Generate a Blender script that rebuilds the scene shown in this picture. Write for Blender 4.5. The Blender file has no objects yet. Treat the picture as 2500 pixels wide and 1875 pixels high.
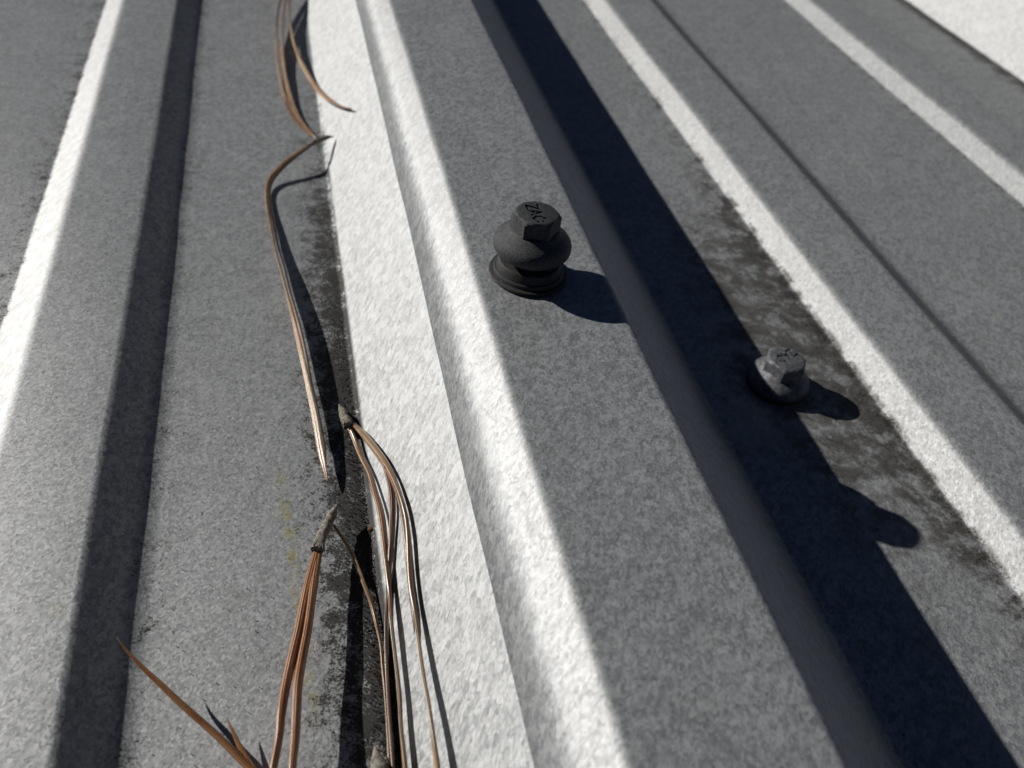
import bpy, bmesh, math, random
from mathutils import Vector, Matrix, noise
random.seed(7)
MM = 0.001
sc = bpy.context.scene
col = sc.collection

# ------------------------------------------------------------------ camera
cam_d = bpy.data.cameras.new('camera')
cam = bpy.data.objects.new('camera', cam_d); col.objects.link(cam)
right = Vector((0.9703, -0.2122, 0.1164)); up = Vector((0.0625, 0.6844, 0.7264)); fwd = Vector((0.2338, 0.6976, -0.6773))
cam.matrix_world = Matrix(((right.x, up.x, -fwd.x, -10.08*MM), (right.y, up.y, -fwd.y, 0.0),
                           (right.z, up.z, -fwd.z, 133.11*MM), (0, 0, 0, 1)))
cam_d.sensor_width = 36.0; cam_d.lens = 30.154
cam_d.clip_start = 0.004; cam_d.clip_end = 100.0
cam_d.dof.use_dof = True; cam_d.dof.focus_distance = 0.158; cam_d.dof.aperture_fstop = 23.0
sc.camera = cam

# ------------------------------------------------------------------ sky, sun, exposure
to_sun = Vector((-1.585, 1.12, 1.0)).normalized()
elev = math.asin(to_sun.z); azim = math.atan2(to_sun.x, to_sun.y)
world = bpy.data.worlds.new('World'); sc.world = world; world.use_nodes = True
wn = world.node_tree; wn.nodes.clear()
w_out = wn.nodes.new('ShaderNodeOutputWorld'); w_bg = wn.nodes.new('ShaderNodeBackground'); w_sky = wn.nodes.new('ShaderNodeTexSky')
w_sky.sky_type = 'NISHITA'; w_sky.sun_disc = False
w_sky.sun_elevation = elev; w_sky.sun_rotation = azim
w_sky.air_density = 0.2; w_sky.dust_density = 0.1; w_sky.ozone_density = 1.0
w_bg.inputs['Strength'].default_value = 0.05
wn.links.new(w_sky.outputs['Color'], w_bg.inputs['Color']); wn.links.new(w_bg.outputs['Background'], w_out.inputs['Surface'])
sun_d = bpy.data.lights.new('sun', 'SUN'); sun_d.energy = 5.0; sun_d.angle = math.radians(0.53); sun_d.color = (1.0, 0.965, 0.915)
sun = bpy.data.objects.new('sun', sun_d); col.objects.link(sun)
sun.rotation_euler = (-to_sun).to_track_quat('-Z', 'Y').to_euler(); sun.location = to_sun * 2.0
sc.view_settings.view_transform = 'Standard'; sc.view_settings.look = 'None'
sc.view_settings.gamma = 1.0; sc.view_settings.use_curve_mapping = False
sc.view_settings.exposure = -0.02
sc.cycles.max_bounces = 5; sc.cycles.diffuse_bounces = 3; sc.cycles.glossy_bounces = 3

# ------------------------------------------------------------------ helpers
def tag(o, label, cat, group=None, kind=None):
    o['label'] = label
    if cat: o['category'] = cat
    if group: o['group'] = group
    if kind: o['kind'] = kind
    return o

def empty(name, loc):
    o = bpy.data.objects.new(name, None); col.objects.link(o)
    o.location = Vector(loc) * MM; o.empty_display_size = 0.005
    return o

def obj(name, me, mat, parent=None):
    o = bpy.data.objects.new(name, me); col.objects.link(o)
    if mat: me.materials.append(mat)
    if parent is not None:
        o.parent = parent
        o.matrix_parent_inverse = Matrix.Translation(-parent.location)
    return o

def mesh(name, verts, faces, sharp=None):
    me = bpy.data.meshes.new(name)
    me.from_pydata([Vector(v) * MM for v in verts], [], faces)
    me.update()
    if sharp is not None:
        bm = bmesh.new(); bm.from_mesh(me); bmesh.ops.recalc_face_normals(bm, faces=bm.faces)
        for e in bm.edges:
            if len(e.link_faces) == 2 and e.calc_face_angle(0) > math.radians(sharp): e.smooth = False
        for f in bm.faces: f.smooth = True
        bm.to_mesh(me); bm.free()
    return me

class NT:
    """small node-tree writer"""
    def __init__(s, name):
        s.m = bpy.data.materials.new(name); s.m.use_nodes = True; s.t = s.m.node_tree; s.t.nodes.clear()
        s.out = s.t.nodes.new('ShaderNodeOutputMaterial'); s.b = s.t.nodes.new('ShaderNodeBsdfPrincipled')
        s.t.links.new(s.b.outputs[0], s.out.inputs['Surface'])
        c = s.t.nodes.new('ShaderNodeTexCoord'); s.P = s.vm('SCALE', c.outputs['Object'], None, 1000.0)
        x = s.t.nodes.new('ShaderNodeSeparateXYZ'); s.link(s.P, x.inputs[0]); s.x, s.y, s.z = x.outputs
    def link(s, a, b):
        if isinstance(a, bpy.types.NodeSocket): s.t.links.new(a, b)
        elif a is not None: b.default_value = a
    def m_(s, op, a, b=None, c=None, clamp=False):
        n = s.t.nodes.new('ShaderNodeMath'); n.operation = op; n.use_clamp = clamp
        s.link(a, n.inputs[0]); s.link(b, n.inputs[1]); s.link(c, n.inputs[2]); return n.outputs[0]
    def mul(s, a, b): return s.m_('MULTIPLY', a, b)
    def add(s, a, b): return s.m_('ADD', a, b)
    def sub(s, a, b): return s.m_('SUBTRACT', a, b)
    def vm(s, op, a, b=None, scale=None):
        n = s.t.nodes.new('ShaderNodeVectorMath'); n.operation = op
        s.link(a, n.inputs[0]); s.link(b, n.inputs[1])
        if scale is not None: s.link(scale, n.inputs['Scale'])
        return n.outputs[1] if op in ('DOT_PRODUCT', 'LENGTH', 'DISTANCE') else n.outputs[0]
    def ss(s, lo, hi, v, a=0.0, b=1.0):
        n = s.t.nodes.new('ShaderNodeMapRange'); n.interpolation_type = 'SMOOTHSTEP'
        s.link(v, n.inputs[0]); s.link(lo, n.inputs[1]); s.link(hi, n.inputs[2]); s.link(a, n.inputs[3]); s.link(b, n.inputs[4])
        return n.outputs[0]
    def band(s, v, a, b, c, d): return s.mul(s.ss(a, b, v), s.ss(c, d, v, 1.0, 0.0))
    def noise(s, scale, det=3.0, rough=0.55, P=None, dist=0.0):
        n = s.t.nodes.new('ShaderNodeTexNoise'); s.link(P if P is not None else s.P, n.inputs['Vector'])
        n.inputs['Scale'].default_value = scale; n.inputs['Detail'].default_value = det
        n.inputs['Roughness'].default_value = rough; n.inputs['Distortion'].default_value = dist
        return n.outputs[0], n.outputs[1]
    def voro(s, scale, P=None, feature='F1', rnd=1.0):
        n = s.t.nodes.new('ShaderNodeTexVoronoi'); n.feature = feature; s.link(P if P is not None else s.P, n.inputs['Vector'])
        n.inputs['Scale'].default_value = scale; n.inputs['Randomness'].default_value = rnd
        return n
    def mix(s, f, a, b):
        n = s.t.nodes.new('ShaderNodeMix'); n.data_type = 'RGBA'
        s.link(f, n.inputs[0])
        s.link((*a, 1) if isinstance(a, tuple) else a, n.inputs[6]); s.link((*b, 1) if isinstance(b, tuple) else b, n.inputs[7])
        return n.outputs[2]
    def mixf(s, f, a, b):
        n = s.t.nodes.new('ShaderNodeMix'); n.data_type = 'FLOAT'
        s.link(f, n.inputs[0]); s.link(a, n.inputs[2]); s.link(b, n.inputs[3]); return n.outputs[0]
    def bump(s, h, dist, strength=1.0, normal=None):
        n = s.t.nodes.new('ShaderNodeBump'); s.link(h, n.inputs['Height'])
        n.inputs['Distance'].default_value = dist * MM; n.inputs['Strength'].default_value = strength
        s.link(normal, n.inputs['Normal']); return n.outputs[0]
    def attr(s, name):
        n = s.t.nodes.new('ShaderNodeAttribute'); n.attribute_name = name; return n
    def set(s, **k):
        for a, v in k.items():
            s.link((*v, 1) if isinstance(v, tuple) and len(v) == 3 else v, s.b.inputs[a.replace('_', ' ')])
        return s.m

# ------------------------------------------------------------------ materials
def galvanised():
    t = NT('galvanised_steel')
    half = (0.5, 0.5, 0.5)
    wn_, wc = t.noise(0.9, 1)
    Pw = t.vm('ADD', t.P, t.vm('SCALE', t.vm('SUBTRACT', wc, half), None, 0.6))
    e = (0.46, 0.76, 0.46)                                     # spangle grains lie slightly drawn out along the rolling skew
    pr = t.vm('SCALE', (0.46, 0.76, 0.46), None, t.mul(t.vm('DOT_PRODUCT', Pw, e), -0.50))
    Pw = t.vm('ADD', Pw, pr)
    v1 = t.voro(1.15, Pw); v2 = t.voro(3.1, Pw)
    cells = t.vm('SUBTRACT', v1.outputs['Color'], half); cells2 = t.vm('SUBTRACT', v2.outputs['Color'], half)
    geo = t.t.nodes.new('ShaderNodeNewGeometry')
    grain, grainc = t.noise(2.4, 3, 0.75)
    n1 = t.vm('ADD', geo.outputs['Normal'], t.vm('SCALE', cells, None, 0.055))
    n1 = t.vm('ADD', n1, t.vm('SCALE', cells2, None, 0.105))
    n1 = t.vm('NORMALIZE', t.vm('ADD', n1, t.vm('SCALE', t.vm('SUBTRACT', grainc, half), None, 0.06)))
    sx = t.t.nodes.new('ShaderNodeSeparateXYZ'); t.link(v1.outputs['Color'], sx.inputs[0])
    sx2 = t.t.nodes.new('ShaderNodeSeparateXYZ'); t.link(v2.outputs['Color'], sx2.inputs[0])
    clump = t.noise(0.15, 4, 0.7)[0]; clump2 = t.noise(0.42, 3, 0.7)[0]; big = t.noise(0.04, 3, 0.6)[0]
    # spangle and patina brightness
    streak = t.noise(0.55, 2, 0.6, t.vm('MULTIPLY', t.P, (1.0, 0.05, 1.0)))[0]
    f = t.add(t.add(t.mul(sx.outputs[0], 0.34), t.mul(sx2.outputs[1], 0.32)), t.add(t.mul(big, 0.22), t.add(t.mul(clump2, 0.30), t.add(t.mul(grain, 0.22), t.mul(streak, 0.12)))))
    base = t.mix(t.ss(0.40, 1.10, f), (0.155, 0.163, 0.168), (0.338, 0.349, 0.352))
    base = t.mix(t.mul(t.ss(0.50, 0.66, clump), 0.15), base, (0.135, 0.130, 0.120))
    # ---- dirt: grains with a shape of their own, gathered where rain leaves them
    low = t.ss(0.7, 1.7, t.z, 1.0, 0.0)
    dn = t.add(t.mul(t.sub(grain, 0.5), 1.25), t.add(t.mul(t.sub(clump, 0.5), 0.9), t.mul(t.sub(clump2, 0.5), 0.9)))   # about zero mean
    near = t.ss(130, 340, t.y, 1.0, 0.25)
    footA = t.mul(t.m_('POWER', t.ss(-26.0, 0.6, t.x), 1.8), t.ss(0.8, 2.2, t.x, 1.0, 0.0))
    footA = t.mul(footA, t.mul(near, 0.72))
    panB = t.mul(t.band(t.x, 84, 104, 121, 125), t.band(t.y, 40, 118, 165, 250))
    halo = t.ss(7.0, 19.0, t.vm('DISTANCE', t.P, (101.5, 134.5, 0.0)), 1.0, 0.0); panB = t.m_('MAXIMUM', panB, t.mul(halo, 1.15))
    footB = t.mul(t.m_('POWER', t.ss(108.0, 123.6, t.x), 2.0), t.ss(123.6, 124.8, t.x, 1.0, 0.0)); footB = t.mul(t.mul(footB, t.ss(170, 330, t.y, 1.0, 0.45)), t.ss(0.30, 0.62, clump, 0.35, 1.35))
    footD = t.band(t.x, 293.0, 303.5, 304.7, 305.4)
    tot = t.add(footA, t.add(t.mul(panB, 0.14), t.mul(footB, 0.22)))
    for a_, b_, c_, d_, k_ in ((222, 229.5, 230, 231.5, 0.30), (288, 304.0, 304.6, 305.2, 0.25), (-86, -75.5, -74.5, -73, 0.36), (-43, -40, -39, -33, 0.26), (78, 82, 83, 92, 0.2)):
        tot = t.add(tot, t.mul(t.band(t.x, a_, b_, c_, d_), k_))
    dirt = t.mul(t.ss(0.30, 0.58, t.add(dn, tot)), low)
    dcol = t.mix(clump2, (0.005, 0.005, 0.005), (0.034, 0.030, 0.025))
    bn = t.add(t.mul(t.sub(clump, 0.5), 2.6), t.mul(t.sub(clump2, 0.5), 1.2))
    brown = t.mul(t.mul(t.ss(-0.02, 0.72, t.add(bn, t.add(t.mul(panB, 0.50), t.add(t.mul(footB, 0.32), t.mul(footD, 0.75))))), low), t.m_('MINIMUM', 1.0, t.add(0.10, t.add(t.add(panB, footD), t.mul(footB, 0.9)))))
    # ---- pollen smears
    w = t.sub(t.x, t.add(-15.1, t.mul(t.sub(106.0, t.y), 0.082)))
    pol = t.mul(t.band(w, -1.8, -0.2, 0.2, 1.6), t.band(t.y, 60, 72, 112, 122))
    pol = t.mul(pol, t.mul(t.ss(0.42, 0.60, clump2), low))
    pol2 = t.ss(0.6, 2.2, t.add(t.vm('DISTANCE', t.P, (-51.0, 86.6, 5.6)), t.mul(t.sub(clump2, 0.5), 3.0)), 1.0, 0.0)
    base = t.mix(t.mul(brown, 0.88), base, t.mix(t.ss(0.35, 0.65, clump2), (0.032, 0.029, 0.025), (0.075, 0.069, 0.060)))
    base = t.mix(t.mul(pol, 0.65), base, (0.26, 0.23, 0.05)); base = t.mix(t.mul(pol2, 0.45), base, (0.20, 0.22, 0.10))
    base = t.mix(t.mul(dirt, 0.92), base, dcol)
    dull = t.m_('MAXIMUM', t.mul(dirt, 0.95), t.mul(brown, 0.6))
    # matt zinc patina under a brushed metallic sheen
    m = t.set(Base_Color=base, Metallic=0.0, Roughness=0.75, Specular_IOR_Level=0.15, Normal=n1)
    gl = t.t.nodes.new('ShaderNodeBsdfAnisotropic'); gl.distribution = 'BECKMANN'
    t.link(t.mix(t.ss(0.30, 0.95, f), (0.49, 0.495, 0.495), (0.61, 0.615, 0.61)), gl.inputs['Color'])
    t.link(t.add(0.53, t.mul(sx2.outputs[2], 0.06)), gl.inputs['Roughness']); t.link(n1, gl.inputs['Normal'])
    mx = t.t.nodes.new('ShaderNodeMixShader')
    t.link(t.mul(t.sub(1.0, dull), 0.205), mx.inputs[0])
    t.t.links.new(t.b.outputs[0], mx.inputs[1]); t.t.links.new(gl.outputs[0], mx.inputs[2]); t.t.links.new(mx.outputs[0], t.out.inputs['Surface'])
    return m
steel = galvanised()

def simple(name, c1, c2, scale, rough, metal=0.0, bump=0.05, bscale=4.0, spec=0.5):
    t = NT(name); n = t.noise(scale, 5, 0.65)[0]
    return t.set(Base_Color=t.mix(t.ss(0.35, 0.68, n), c1, c2), Roughness=rough, Metallic=metal,
                 Normal=t.bump(t.noise(bscale, 4, 0.7)[0], bump), Specular_IOR_Level=spec)
mat_head_dark = simple('weathered_charcoal_zinc', (0.013, 0.014, 0.015), (0.050, 0.054, 0.056), 2.2, 0.6, 0.15, 0.16, 4.0)
mat_head_grey = simple('dull_grey_zinc', (0.075, 0.078, 0.086), (0.18, 0.186, 0.197), 1.1, 0.55, 0.35, 0.08, 5.0)
mat_rubber = simple('black_rubber', (0.005, 0.005, 0.005), (0.014, 0.014, 0.014), 1.2, 0.6, 0.0, 0.12, 3.0)
mat_bark = simple('grey_brown_bark', (0.12, 0.105, 0.085), (0.30, 0.28, 0.235), 1.6, 0.9, 0.0, 0.22, 3.5, 0.2)
mat_crumb = simple('rusty_brown_crumb', (0.10, 0.04, 0.016), (0.22, 0.10, 0.04), 2.0, 0.9)
mat_dark = simple('dark_fibre', (0.015, 0.013, 0.012), (0.03, 0.028, 0.025), 2.0, 0.8)

def needle_mat(name, a, b, dark, other):
    t = NT(name)
    u = t.attr('around').outputs['Fac']; v = t.attr('along').outputs['Fac']
    ang = t.m_('SINE', t.mul(u, 2 * math.pi * 3.0))
    n = t.noise(0.30, 4, 0.65)[0]
    c = t.mix(t.ss(0.25, 0.85, t.add(t.mul(ang, 0.24), n)), a, b)
    c = t.mix(t.mul(t.ss(0.42, 0.62, t.noise(0.06, 3, 0.6)[0]), 0.65), c, other)      # colour drifts along the length
    g = t.ss(0.40, 0.50, t.m_('ABSOLUTE', t.sub(u, 0.5)))                              # channel on the flat face
    c = t.mix(t.mul(g, 0.75), c, dark)
    c = t.mix(t.mul(t.ss(0.60, 0.72, t.noise(1.3, 3, 0.6)[0]), 0.6), c, dark)
    return t.set(Base_Color=c, Roughness=0.30, Specular_IOR_Level=0.7,
                 Normal=t.bump(t.m_('SINE', t.mul(u, 2 * math.pi * 9.0)), 0.05, 0.7))
mat_tan = needle_mat('dry_tan_needle', (0.20, 0.112, 0.052), (0.46, 0.315, 0.165), (0.05, 0.025, 0.012), (0.26, 0.12, 0.048))
mat_rust = needle_mat('dry_rust_needle', (0.21, 0.078, 0.026), (0.42, 0.185, 0.070), (0.045, 0.017, 0.008), (0.32, 0.165, 0.07))
mat_brown = needle_mat('dry_brown_needle', (0.14, 0.075, 0.042), (0.32, 0.20, 0.115), (0.035, 0.018, 0.011), (0.16, 0.07, 0.035))

# ------------------------------------------------------------------ the roof: ribbed galvanised sheets
def fillet(pts):
    """pts: (x, z, radius); returns a dense rounded polyline"""
    out = []
    for i, (x, z, r) in enumerate(pts):
        p = Vector((x, z))
        if i in (0, len(pts) - 1) or r <= 0: out.append(p); continue
        a = Vector(pts[i-1][:2]) - p; b = Vector(pts[i+1][:2]) - p
        la, lb = a.length, b.length; a.normalize(); b.normalize()
        half = a.angle(b) / 2; d = min(r / math.tan(half), la * 0.49, lb * 0.49); rr = d * math.tan(half)
        c = p + (a + b).normalized() * (rr / math.sin(half))
        s = p + a * d - c; e = p + b * d - c; ang = s.angle_signed(e); n = max(4, int(abs(ang) / 0.09))
        for k in range(n + 1):
            q = s.copy(); q.rotate(Matrix.Rotation(-ang * k / n, 2)); out.append(c + q)
    return out
def densify(pl, step):
    out = [pl[0]]
    for a, b in zip(pl, pl[1:]):
        n = max(1, int((b - a).length / step))
        out += [a.lerp(b, k / n) for k in range(1, n + 1)]
    return out
PITCH = 304.8
def minor(x, w=26.8, q=7.8, r=3.8, run=6.2, re=2.8): return [(x, 0, 1.5), (x + run, 5.5, r), (x + w, 5.5, re), (x + w + q, 0, 9.0)]
def major(x): return [(x, 0, 1.6), (x + 25.4, 31.75, 3.5), (x + 51.6, 31.75, 2.6), (x + 80.0, 0, 3.0)]
def bay(x): return major(x) + minor(x + 122.8) + minor(x + 230.2)

def sheet(x0, prof, ylist, name, parent, step):
    pl = densify(fillet(prof), step)
    nx = len(pl); V = []; Fc = []
    for y in ylist:
        for p in pl:
            s = 0.012 if abs(y) < 800 else 0
            wx = 0.45 * noise.noise(Vector((p.x * 0.008, y * 0.011, 3.1))) + 0.16 * noise.noise(Vector((p.x * 0.02, y * 0.045, 9.7)))
            wz = 0.50 * noise.noise(Vector((p.x * 0.010, y * 0.008, 1.7))) + 0.10 * noise.noise(Vector((p.x * 0.05, y * 0.05, 5.5)))
            V.append((p.x + wx, y, p.y + wz))
    for j in range(len(ylist) - 1):
        for i in range(nx - 1):
            a = j * nx + i; Fc.append((a, a + 1, a + nx + 1, a + nx))
    me = mesh(name, V, Fc)
    for f in me.polygons: f.use_smooth = True
    o = obj(name, me, steel, parent)
    m = o.modifiers.new('thickness', 'SOLIDIFY'); m.thickness = 0.0005; m.offset = -1.0
    return o
ys_near = [-900, -600, -400, -250, -150, -90, -50] + [-50 + 5 * k for k in range(1, 151)] + [720, 750, 800, 880, 1000, 1200, 1500, 1900, 2400]
ys_far = list(range(-900, 2401, 150))
roof = empty('roof', (0, 0, 0))
tag(roof, 'ribbed galvanised steel roof of lapped sheets with dirt along its ribs', None, kind='structure')
W3 = 3 * PITCH
left_rib = [(0, 0, 1.6), (24.3, 30.4, 3.0), (50.0, 30.4, 0)]
lap_leg = [(15.7, 20.7, 0), (18.9, 27.6, 8.0), (24.3, 31.75, 3.2), (51.6, 31.75, 2.6), (80.0, 0, 3.0)]
shift = lambda P, d: [(x + d, z, r) for x, z, r in P]
inner = lambda x: minor(x + 122.8, 27.8, 9.6, re=5.0) + minor(x + 230.2) + bay(x + PITCH) + bay(x + 2 * PITCH)
profA = shift(lap_leg, -W3) + inner(-W3)[:-4] + minor(-74.6, r=5.5, run=8.2) + left_rib
profB = lap_leg + inner(0) + shift(left_rib, W3)
sA = sheet(-W3, profA, ys_near, 'roof_sheet', roof, 6.0); sA['label'] = 'sheet with the pine needles lying on it, running under the seam'
sB = sheet(0, profB, ys_near, 'roof_sheet', roof, 6.0); sB['label'] = 'sheet holding both screws, lapped over its neighbour'
sC = sheet(W3, shift(profB, W3), ys_far, 'roof_sheet', roof, 40.0)
sD = sheet(-2 * W3, shift(profA, -W3), ys_far, 'roof_sheet', roof, 40.0)

# ------------------------------------------------------------------ screws
def lathe(prof, n=56, wob=0.0, c=(0, 0, 0), seed=0.0):
    V = []; Fc = []
    for j, (r, z) in enumerate(prof):
        for i in range(n):
            a = 2 * math.pi * i / n
            k = 1 + wob * noise.noise(Vector((math.cos(a) * 1.3, math.sin(a) * 1.3, z * 0.6 + seed)))
            V.append((c[0] + r * k * math.cos(a), c[1] + r * k * math.sin(a), c[2] + z))
    for j in range(len(prof) - 1):
        for i in range(n):
            Fc.append((j * n + i, j * n + (i + 1) % n, (j + 1) * n + (i + 1) % n, (j + 1) * n + i))
    Fc.append(tuple(reversed(range(n)))); Fc.append(tuple((len(prof) - 1) * n + i for i in range(n)))
    return V, Fc

STROKES = [  # Z A C in a 6.6 x 2.5 box, then two dots
    ((0.1, 2.4), (1.7, 2.4)), ((1.7, 2.4), (0.1, 0.1)), ((0.1, 0.1), (1.7, 0.1)),
    ((2.0, 0.1), (2.8, 2.4)), ((2.8, 2.4), (3.6, 0.1)), ((2.35, 0.85), (3.25, 0.85)),
    ((5.4, 2.1), (4.8, 2.4)), ((4.8, 2.4), (4.2, 1.7)), ((4.2, 1.7), (4.2, 0.8)), ((4.2, 0.8), (4.8, 0.1)), ((4.8, 0.1), (5.4, 0.4)),
    ((5.85, 1.75), (6.05, 1.75)), ((5.85, 0.75), (6.05, 0.75))]

def hex_head(name, c, z0, z1, rot, stamp_dir, stamp_mid, mat, parent, R=4.72):
    def hr(a, corner):
        b = (a - rot) % (math.pi / 3) - math.pi / 6
        return min(R * math.cos(math.pi / 6) / math.cos(b), corner)
    n = 72; V = []; Fc = []
    rings = [(z0, 99, 1.035), (z0 + 0.5, 99, 1.0), (z1 - 0.62, 99, 0.995), (z1 - 0.30, 4.50, 0.985), (z1 - 0.06, 4.18, 0.975), (z1, 4.02, 0.965)]
    for z, cr, k in rings:
        for i in range(n):
            a = 2 * math.pi * i / n + rot; r = hr(a, cr) * k
            V.append((c[0] + r * math.cos(a), c[1] + r * math.sin(a), z))
    for j in range(len(rings) - 1):
        for i in range(n):
            Fc.append((j * n + i, j * n + (i + 1) % n, (j + 1) * n + (i + 1) % n, (j + 1) * n + i))
    Fc.append(tuple(reversed(range(n)))); Fc.append(tuple((len(rings) - 1) * n + i for i in range(n)))
    me = mesh(name, V, Fc, 28)
    # cutter: the stamped marks
    r = Vector((stamp_dir[0], stamp_dir[1], 0)).normalized(); u = Vector((-r.y, r.x, 0))
    o0 = Vector((stamp_mid[0], stamp_mid[1], 0)) - r * 3.05 - u * 1.25
    bm = bmesh.new()
    for i, (p, q) in enumerate(STROKES):
        a = o0 + r * p[0] + u * p[1]; b = o0 + r * q[0] + u * q[1]
        d = (b - a).normalized(); s = Vector((-d.y, d.x, 0)) * 0.25
        a = a - d * 0.15; b = b + d * 0.15
        vs = [bm.verts.new(Vector((w.x, w.y, zz)) * MM) for zz in (z1 - 0.40 - 0.007 * i, z1 + 0.6 + 0.011 * i) for w in (a - s, b - s, b + s, a + s)]
        for f in ((3, 2, 1, 0), (4, 5, 6, 7), (0, 1, 5, 4), (1, 2, 6, 5), (2, 3, 7, 6), (3, 0, 4, 7)): bm.faces.new([vs[k] for k in f])
    cm = bpy.data.meshes.new('stamp'); bm.to_mesh(cm); bm.free()
    co = bpy.data.objects.new('stamp', cm); col.objects.link(co)
    to = bpy.data.objects.new('blank', me); col.objects.link(to)
    md = to.modifiers.new('b', 'BOOLEAN'); md.operation = 'DIFFERENCE'; md.object = co; md.solver = 'EXACT'; md.use_self = True
    dg = bpy.context.evaluated_depsgraph_get()
    res = bpy.data.meshes.new_from_object(to.evaluated_get(dg))
    bpy.data.objects.remove(to); bpy.data.objects.remove(co)
    res.name = name
    bm = bmesh.new(); bm.from_mesh(res)
    for e in bm.edges:
        e.smooth = not (len(e.link_faces) == 2 and e.calc_face_angle(0) > math.radians(28))
    for f in bm.faces: f.smooth = True
    bm.to_mesh(res); bm.free(); res.materials.clear()
    return obj(name, res, mat, parent)

DOME = [(5.4, 0.0), (6.9, 0.02), (7.4, 0.22), (7.70, 0.65), (7.82, 1.2), (7.80, 1.8), (7.58, 2.45), (7.15, 3.05), (6.5, 3.6), (5.85, 4.05), (5.35, 4.45), (5.05, 4.8), (4.6, 5.1), (4.0, 5.2)]
def screw(x, y, base, lift, rot, sdir, smid, mat, seed, R):
    """base: z of the sheet, lift: how far the head stands clear of its washer"""
    root = empty('roof_screw', (x, y, base))
    c = (x, y, base)
    w = [(2.6, 0.02), (7.4, 0.02), (7.78, 0.10), (7.9, 0.35), (7.78, 0.62), (7.4, 0.75), (7.05, 0.80), (6.98, 0.95), (6.92, 1.4), (6.75, 1.6), (6.45, 1.66), (6.38, 1.85), (6.3, 3.3), (6.1, 3.55), (5.6, 3.65), (4.7, 3.7), (4.5, 4.6), (2.6, 4.65)]
    k = 1.0 if lift > 1 else 0.22
    V, Fc = lathe([(r * (1.03 if lift > 1 else 0.93), z * k) for r, z in w], 64, 0.02, c, seed); obj('rubber_washer', mesh('rubber_washer', V, Fc, 40), mat_rubber, root)
    V, Fc = lathe([(2.7, 0.3), (2.7, 0.9 + lift)], 24, 0, c); obj('shank', mesh('shank', V, Fc, 40), mat_rubber, root)
    d0 = 0.45 + lift * 0.91
    V, Fc = lathe([(r * (1.0 if lift > 1 else 0.94), z) for r, z in DOME], 72, 0.006, (x, y, base + d0), seed); obj('dome_collar', mesh('dome_collar', V, Fc, 60), mat, root)
    hex_head('hex_head', (x, y), base + d0 + 3.8, base + lift + 8.5, rot, sdir, smid, mat, root, R)
    return root
s1 = screw(35.25, 136.5, 31.75, 5.75, math.radians(48.5), (0.08, -1.0), (34.95, 136.3), mat_head_dark, 1.3, 4.92)
tag(s1, 'charcoal hex-head roofing screw standing loose above its black washer on the rib crest', 'screw', 'roofing screws in the steel roof')
s2 = screw(100.2, 130.9, 0.0, 0.0, math.radians(57.5), (-0.89, -0.46), (100.5, 132.0), mat_head_grey, 4.9, 5.12)
tag(s2, 'smaller-looking grey hex-head roofing screw seated in the stained pan, half in shade', 'screw', 'roofing screws in the steel roof')

# ------------------------------------------------------------------ dry pine needles
def spline(pts, step=0.9, smooth=2):
    P = [Vector(p) for p in pts]
    for _ in range(smooth):
        P = [P[0]] + [(P[i-1] + P[i] * 2 + P[i+1]) / 4 for i in range(1, len(P) - 1)] + [P[-1]]
    P = [p + Vector((noise.noise(p * 0.16 + Vector((7, 0, 0))), 0, 0.6 * noise.noise(p * 0.16 + Vector((0, 9, 0))))) * 0.28 for p in P]
    Q = [P[0] * 2 - P[1]] + P + [P[-1] * 2 - P[-2]]; out = []
    for i in range(1, len(Q) - 2):
        a, b, c, d = Q[i-1], Q[i], Q[i+1], Q[i+2]; n = max(2, int((c - b).length / step))
        for k in range(n):
            t = k / n
            out.append(0.5 * ((2 * b) + (c - a) * t + (2 * a - 5 * b + 4 * c - d) * t * t + (3 * b - a - 3 * c + d) * t ** 3))
    out.append(P[-1]); return out

def tube(name, path, rad, section, twist=0.0, jit=0.0, seed=0.0):
    """sweep a closed section (list of 2-D unit points) along path; rad(t) in mm"""
    m = len(section); V = []; Fc = []; U = []; A = []
    n = len(path); ref = Vector((0.25, 0.1, 1.0)).normalized(); L = 0.0
    for i, p in enumerate(path):
        t = (path[min(i + 1, n - 1)] - path[max(i - 1, 0)]).normalized()
        if i: L += (p - path[i-1]).length
        s = t.cross(ref).normalized(); w = s.cross(t).normalized()
        a = twist * L + 0.5 * noise.noise(Vector((L * 0.05, seed, 2.2)))
        ca, sa = math.cos(a), math.sin(a); r = rad(i / (n - 1), L)
        for j, (x, y) in enumerate(section):
            k = 1 + jit * noise.noise(Vector((x * 1.7, y * 1.7, L * 0.9 + seed)))
            xx, yy = (x * ca - y * sa) * r * k, (x * sa + y * ca) * r * k
            V.append(p + s * xx + w * yy); U.append(j / m); A.append(L)
    for i in range(n - 1):
        for j in range(m): Fc.append((i * m + j, i * m + (j + 1) % m, (i + 1) * m + (j + 1) % m, (i + 1) * m + j))
    Fc.append(tuple(reversed(range(m)))); Fc.append(tuple((n - 1) * m + j for j in range(m)))
    me = mesh(name, V, Fc, 75)
    for nm, data in (('around', U), ('along', A)):
        at = me.attributes.new(nm, 'FLOAT', 'POINT'); at.data.foreach_set('value', data)
    return me
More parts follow.
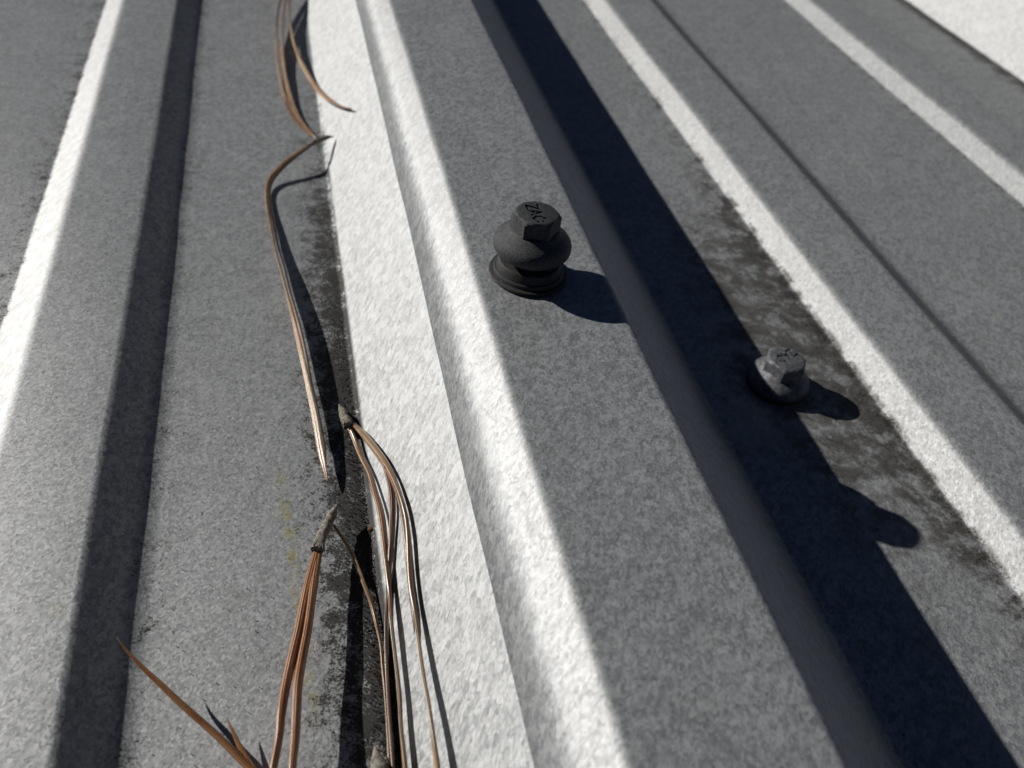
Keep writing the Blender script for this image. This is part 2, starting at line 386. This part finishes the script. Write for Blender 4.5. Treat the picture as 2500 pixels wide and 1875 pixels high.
# half-round section with a shallow channel on its flat side
SEC = [(math.cos(a), 0.62 * math.sin(a)) for a in [math.radians(-15 + 210 * k / 9) for k in range(10)]] + [(-0.55, -0.22), (0.0, -0.10), (0.55, -0.22)]
RND = [(math.cos(2 * math.pi * k / 16), math.sin(2 * math.pi * k / 16)) for k in range(16)]
COORD = {
'b1a':[(-2.58,402.65,6.0),(-7.51,376.74,5.0),(-10.58,356.66,4.2),(-12.09,342.22,3.2),(-12.72,328.3,2.4),(-12.82,310.27,1.7),(-12.41,295.01,1.4),(-11.8,282.28,1.2),(-9.62,265.66,1.09),(-7.69,261.72,1.0),(-5.44,257.87,0.9),(-3.58,253.89,0.9),(-2.53,251.21,0.9)],
'b1b':[(-2.23,402.71,6.0),(-6.06,376.35,5.2),(-8.05,355.87,4.59),(-9.01,348.75,4.0),(-10.17,337.51,3.0),(-10.77,319.15,2.09),(-10.76,301.38,1.59),(-10.09,282.13,1.3),(-8.21,266.23,1.2),(-6.49,261.56,1.09),(-4.47,256.59,1.0),(-2.94,252.98,1.0),(-2.04,250.84,1.0)],
'b1c':[(-1.87,402.76,6.0),(-5.85,377.55,4.8),(-7.07,359.28,3.4),(-7.07,341.02,2.8),(-7.21,326.44,2.3),(-6.21,313.1,1.7),(-3.71,299.03,1.2),(-0.49,288.2,0.8),(0.58,282.58,1.46),(2.66,270.24,4.31),(4.74,260.68,7.25),(6.81,253.2,10.19),(8.81,246.35,13.23)],
'b1s':[(0.95,438.85,6.25),(-0.7,419.64,5.59),(-2.51,400.54,6.0)],
'b2s':[(3.07,244.69,5.0),(1.89,244.28,5.3),(-0.69,242.16,5.4),(-2.75,240.28,5.3),(-5.11,238.3,5.09)],
'b2a':[(-4.42,239.4,4.9),(-7.77,235.84,4.8),(-11.74,231.45,4.0),(-14.68,228.59,2.59),(-16.51,225.89,1.3),(-17.43,221.74,0.9),(-17.78,216.57,1.0),(-16.75,203.23,1.9),(-15.3,186.82,2.59),(-14.94,182.72,3.2),(-13.4,170.99,3.7),(-11.67,158.6,3.9),(-10.28,147.19,3.59),(-9.16,136.85,3.09),(-8.62,127.29,2.59),(-8.06,119.28,2.09),(-7.53,114.58,1.8),(-7.17,111.49,1.59)],
'b2b':[(-4.27,239.57,4.59),(-7.48,235.73,4.5),(-11.29,231.54,3.59),(-14.32,228.99,2.09),(-16.08,226.6,0.7),(-16.85,222.1,0.5),(-16.99,217.23,0.59),(-15.72,204.9,0.8),(-14.33,188.92,1.09),(-13.98,185.2,1.4),(-12.39,173.72,1.59),(-10.87,161.24,1.7),(-9.74,149.3,1.7),(-8.7,138.27,1.7),(-8.17,130.07,1.7),(-7.66,123.86,1.59),(-7.07,117.09,1.4)],
'b3s':[(-3.47,133.25,1.0),(-2.95,130.54,1.3),(-2.33,128.05,1.59),(-1.93,125.76,1.9)],
'b3a':[(-1.81,125.88,1.59),(-1.16,123.98,1.5),(-0.56,120.34,1.3),(0.27,115.83,1.65),(1.06,111.43,2.89),(1.79,106.7,4.26),(2.2,100.15,4.8),(2.29,95.25,4.92),(1.87,89.41,4.46),(1.59,83.38,4.19),(1.43,76.93,4.08),(1.28,70.85,3.98),(1.07,65.17,3.81),(0.83,59.29,3.6),(0.56,53.32,3.33),(0.3,48.83,3.09)],
'b3b':[(-0.75,126.22,1.8),(0.63,123.67,2.63),(1.67,120.25,3.8),(2.66,116.77,4.8),(3.56,112.94,5.8),(4.11,109.15,6.43),(4.27,104.92,6.64),(4.7,102.68,7.2),(4.05,97.92,6.34),(3.5,94.57,5.61),(2.44,89.15,4.21),(1.42,84.27,2.87),(0.53,78.51,1.69),(-0.01,72.72,1.0),(-0.38,66.85,1.0),(-0.73,60.77,1.0),(-1.05,54.58,1.0),(-1.34,49.92,1.0)],
'b3c':[(-0.56,125.78,1.9),(0.65,122.54,3.15),(1.75,118.73,4.6),(2.72,115.27,5.78),(3.72,111.5,6.9),(4.68,106.94,8.08),(5.34,102.93,8.85),(5.74,97.24,9.37),(5.89,94.4,9.57),(5.7,91.49,9.32),(5.26,85.58,8.74),(4.79,80.28,8.22),(4.86,75.22,8.61),(4.83,69.54,8.98),(4.77,63.94,9.3),(4.72,58.92,9.63),(4.67,54.16,9.97),(4.55,49.73,10.2),(4.33,45.32,10.32)],
'b3d':[(-0.43,125.92,1.4),(0.83,122.11,2.59),(2.01,117.99,4.05),(3.19,113.43,5.3),(4.17,108.73,6.41),(5.01,104.18,7.41),(5.39,101.6,7.92),(5.72,96.14,8.35),(5.49,92.48,8.04),(5.12,86.43,7.56),(4.88,82.24,7.24),(4.83,77.07,7.17),(4.7,72.76,7.1)],
'b4s':[(-5.65,104.69,3.0),(-6.38,102.87,3.3),(-7.41,100.94,3.59),(-8.36,98.26,3.9),(-9.19,95.65,4.2),(-9.89,93.33,4.5)],
'b4a':[(-10.0,93.29,4.0),(-11.4,87.96,4.09),(-12.74,82.74,4.2),(-13.87,77.38,4.45),(-14.93,72.9,4.7),(-15.81,68.63,4.9),(-16.66,64.04,5.09),(-17.34,59.91,5.3),(-18.0,55.51,5.5),(-18.62,51.07,5.7)],
'b4b':[(-9.57,93.3,3.9),(-10.56,87.85,4.09),(-11.51,82.5,4.3),(-12.5,77.1,4.59),(-13.38,72.55,4.9),(-14.02,68.26,5.09),(-14.58,63.56,5.4),(-14.95,59.38,5.59),(-15.28,54.93,5.8),(-15.57,50.43,6.0)],
'b4d':[(-9.7,93.43,3.4),(-10.65,88.26,3.5),(-11.63,82.9,3.7),(-12.62,77.47,4.0),(-13.45,72.95,4.2),(-14.1,68.63,4.4),(-14.65,63.97,4.59),(-15.03,59.76,4.8),(-15.36,55.28,5.0),(-15.65,50.75,5.2)],
'b4c':[(-6.68,100.07,2.59),(-5.88,98.65,2.3),(-4.81,96.79,1.9),(-3.88,94.65,1.59),(-2.93,91.68,1.3),(-2.02,87.62,1.0),(-1.25,83.35,0.7),(-0.7,79.36,0.59),(-0.43,75.49,0.59),(-0.43,71.8,0.59),(-0.61,67.1,0.59),(-0.96,61.0,0.59),(-1.34,54.8,0.59),(-1.67,50.14,0.59)],
'b5s':[(-3.28,58.13,1.59),(-3.09,56.68,1.59),(-2.94,54.56,1.8),(-2.85,51.88,2.2)],
'b5a':[(-2.92,52.38,2.2),(-2.55,47.02,3.0),(-2.53,41.12,4.0)],
'b5b':[(-3.01,52.48,2.0),(-3.23,47.29,2.59),(-3.6,41.64,3.0)],
'b6a':[(-40.95,78.73,7.59),(-39.3,76.42,7.0),(-37.03,73.66,6.3),(-34.34,70.92,5.5),(-30.96,67.62,4.5),(-27.87,64.51,3.5),(-25.05,61.64,2.59),(-22.7,59.0,2.0),(-19.21,54.91,1.59),(-16.03,51.12,1.4)],
'b6b':[(-24.96,65.61,2.59),(-23.92,62.92,2.2),(-22.49,59.8,1.8),(-20.62,56.4,1.5),(-18.32,53.2,1.3),(-15.94,51.11,1.09)],
'b6s':[(-16.15,51.41,1.3),(-14.72,49.12,1.2),(-13.43,47.12,1.09)],
}
def needle(key, root, r, mat, tip_end=True, base_thin=True, twist=0.02, seed=0.0, tip_len=5.0, tip_start=False):
    path = spline(COORD[key]); tot = sum((b - a).length for a, b in zip(path, path[1:]))
    def rad(t, L):
        k = 1.0 + 0.08 * noise.noise(Vector((L * 0.11, seed, 0.3)))
        if tip_end: k *= max(0.06, min(1.0, ((tot - L) / tip_len)) ** 0.6)
        if tip_start: k *= max(0.06, min(1.0, (L / tip_len)) ** 0.6)
        if base_thin: k *= 0.8 + 0.2 * min(1.0, L / 8.0)
        return r * k
    return obj('needle', tube('needle', path, rad, SEC, twist, 0.0, seed), mat, root)
def sheath(key, root, r0, r1, seed, rag=0.10):
    path = spline(COORD[key], 0.35, 1); n = len(path)
    def rad(t, L):
        k = r0 + (r1 - r0) * t
        k *= 1 + rag * math.sin(L * 3.1 + seed) * noise.noise(Vector((L * 0.7, seed, 0))) + 0.14 * noise.noise(Vector((L * 0.5, seed, 4)))
        k *= min(1.0, 0.10 + L * 0.33)
        return k
    return obj('sheath', tube('sheath', path, rad, RND, 0.15, 0.28, seed), mat_bark, root)
def flakes(key, root, r, k0, seed):
    """ragged papery scales round the mouth of a sheath"""
    path = spline(COORD[key], 0.35, 1); p = path[-1]; d = (path[-1] - path[-4]).normalized()
    s = d.cross(Vector((0, 0, 1))).normalized(); w = s.cross(d); rnd = random.Random(seed); V = []; Fc = []
    for i in range(k0):
        a = 2 * math.pi * i / k0 + rnd.uniform(-.3, .3); e = s * math.cos(a) + w * math.sin(a); g = d.cross(e)
        ln = rnd.uniform(0.7, 1.7); hw = rnd.uniform(0.25, 0.5)
        base = p - d * rnd.uniform(0.6, 1.6) + e * r * 0.9; b = len(V)
        tipp = base + d * ln + e * rnd.uniform(0.15, 0.5)
        for q in (base - g * hw, base + g * hw, tipp + g * 0.05, tipp - g * 0.05):
            V.append(q); V.append(q + e * 0.12)
        Fc += [(b, b+2, b+4, b+6), (b+1, b+7, b+5, b+3), (b, b+1, b+3, b+2), (b+2, b+3, b+5, b+4), (b+4, b+5, b+7, b+6), (b+6, b+7, b+1, b)]
    return obj('scale', mesh('scale', V, Fc, 30), mat_bark, root)

G = 'dry pine needle bundles lying on the roof'
def bundle(at, label):
    r = empty('pine_needle_bundle', at); tag(r, label, 'pine needles', G); return r
b = bundle((-0.7, 420, 3), 'drooping brown needle bundle farthest up the roof, coming in from the top edge')
sheath('b1s', b, 0.9, 1.0, 1.0)
needle('b1a', b, 0.70, mat_brown, seed=1); needle('b1b', b, 0.70, mat_tan, seed=2); needle('b1c', b, 0.81, mat_tan, seed=3, tip_len=7)
b = bundle((-17, 222, 0.2), 'long thin needle bundle bent sharply at its grey sheath, its tip pointing down the pan')
sheath('b2s', b, 0.75, 0.62, 2.0, 0.06)
needle('b2a', b, 0.68, mat_tan, seed=4, tip_len=6); needle('b2b', b, 0.66, mat_brown, seed=5, tip_len=6)
b = bundle((-2.4, 128, 0.2), 'bundle of curved tan needles draped over the bright rib flank, short sheath at its top')
sh = sheath('b3s', b, 0.72, 1.15, 3.0, 0.2); flakes('b3s', sh, 1.05, 7, 31)
needle('b3a', b, 0.75, mat_tan, tip_end=False, seed=6); needle('b3b', b, 0.70, mat_brown, tip_end=False, seed=7)
needle('b3c', b, 0.75, mat_tan, tip_end=False, seed=8); needle('b3d', b, 0.64, mat_brown, seed=9)
b = bundle((-7.5, 100, 0.2), 'rust-orange needle bundle with long pale sheath, held clear of the pan by its stiff needles')
sh = sheath('b4s', b, 0.75, 1.08, 4.0, 0.12); flakes('b4s', sh, 1.0, 7, 41)
needle('b4a', b, 0.79, mat_rust, tip_end=False, seed=10); needle('b4b', b, 0.73, mat_rust, tip_end=False, seed=11)
needle('b4d', b, 0.85, mat_rust, seed=12); needle('b4c', b, 0.43, mat_tan, tip_end=False, seed=13)
b = bundle((-3.0, 55, 0.2), 'bundle showing only its thick brown sheath stub at the bottom edge')
sheath('b5s', b, 1.15, 1.25, 5.0, 0.15)
needle('b5a', b, 0.81, mat_brown, seed=14); needle('b5b', b, 0.81, mat_brown, seed=15)
b = bundle((-15, 49.5, 0.2), 'orange-brown needle pair slanting up from the bottom left towards the small rib')
sheath('b6s', b, 0.95, 0.8, 6.0)
needle('b6a', b, 0.82, mat_rust, tip_end=False, tip_start=True, base_thin=False, seed=16, tip_len=26)
needle('b6b', b, 0.62, mat_rust, tip_end=False, tip_start=True, base_thin=False, seed=17, tip_len=10)

# ------------------------------------------------------------------ crumbs
def crumb(at, r, mat, label, name, seed):
    bm = bmesh.new(); bmesh.ops.create_icosphere(bm, subdivisions=2, radius=1.0)
    for v in bm.verts:
        k = 1 + 0.5 * noise.noise(v.co * 1.3 + Vector((seed, 0, 0))); v.co = Vector((v.co.x * r[0], v.co.y * r[1], v.co.z * r[2])) * k * MM
    me = bpy.data.meshes.new(name); bm.to_mesh(me); bm.free()
    o = obj(name, me, mat); o.location = Vector(at) * MM
    return o
tag(crumb((0.1, 99.9, 0.42), (0.5, 0.4, 0.36), mat_crumb, '', 'bark_crumb', 2), 'tiny rust-brown crumb at the foot of the rib beside the pale sheath', 'crumb')
me = tube('curled_fibre', spline([(124.2, 95.6, 1.0), (124.9, 94.9, 1.9), (125.2, 94.1, 2.0), (124.8, 93.4, 1.6)], 0.25, 1), lambda t, L: 0.13, RND[::2])
tag(obj('curled_fibre', me, mat_dark), 'tiny dark curled fibre on the bright edge of the small rib', 'fibre')

# ------------------------------------------------------------------ grit washed against the ribs
def grit():
    rnd = random.Random(11); V = []; Fc = []
    def grain_at(x, y, r):
        b = len(V); a0 = rnd.uniform(0, 6.28); h = r * rnd.uniform(0.5, 1.0)
        for k in range(4):
            a = a0 + k * 1.5708 + rnd.uniform(-.4, .4); V.append((x + r * math.cos(a), y + r * math.sin(a), 0.02 + h * 0.3))
        V.append((x + rnd.uniform(-.3, .3) * r, y + rnd.uniform(-.3, .3) * r, 0.02 + h)); V.append((x, y, -0.3))
        for k in range(4): Fc.append((b + k, b + (k + 1) % 4, b + 4)); Fc.append((b + (k + 1) % 4, b + k, b + 5))
    for _ in range(4200):
        y = 40 + 170 * rnd.random() ** 1.5; grain_at(0.5 - min(14.0, rnd.expovariate(0.55)), y, rnd.uniform(0.05, 0.17))
    for _ in range(1500):
        grain_at(123.6 - min(30.0, rnd.expovariate(0.16)), rnd.uniform(50, 210), rnd.uniform(0.05, 0.15))
    for _ in range(350):
        grain_at(rnd.uniform(-38, -2), 45 + 200 * rnd.random() ** 1.4, rnd.uniform(0.04, 0.12))
    return V, Fc
V, Fc = grit()
g = obj('grit', mesh('grit', V, Fc), simple('dark_grit', (0.010, 0.009, 0.008), (0.07, 0.058, 0.044), 1.5, 0.9, 0.0, 0.0, 2.0, 0.2))
tag(g, 'fine dark grit washed into the pans and against the feet of the ribs', 'grit', kind='stuff')
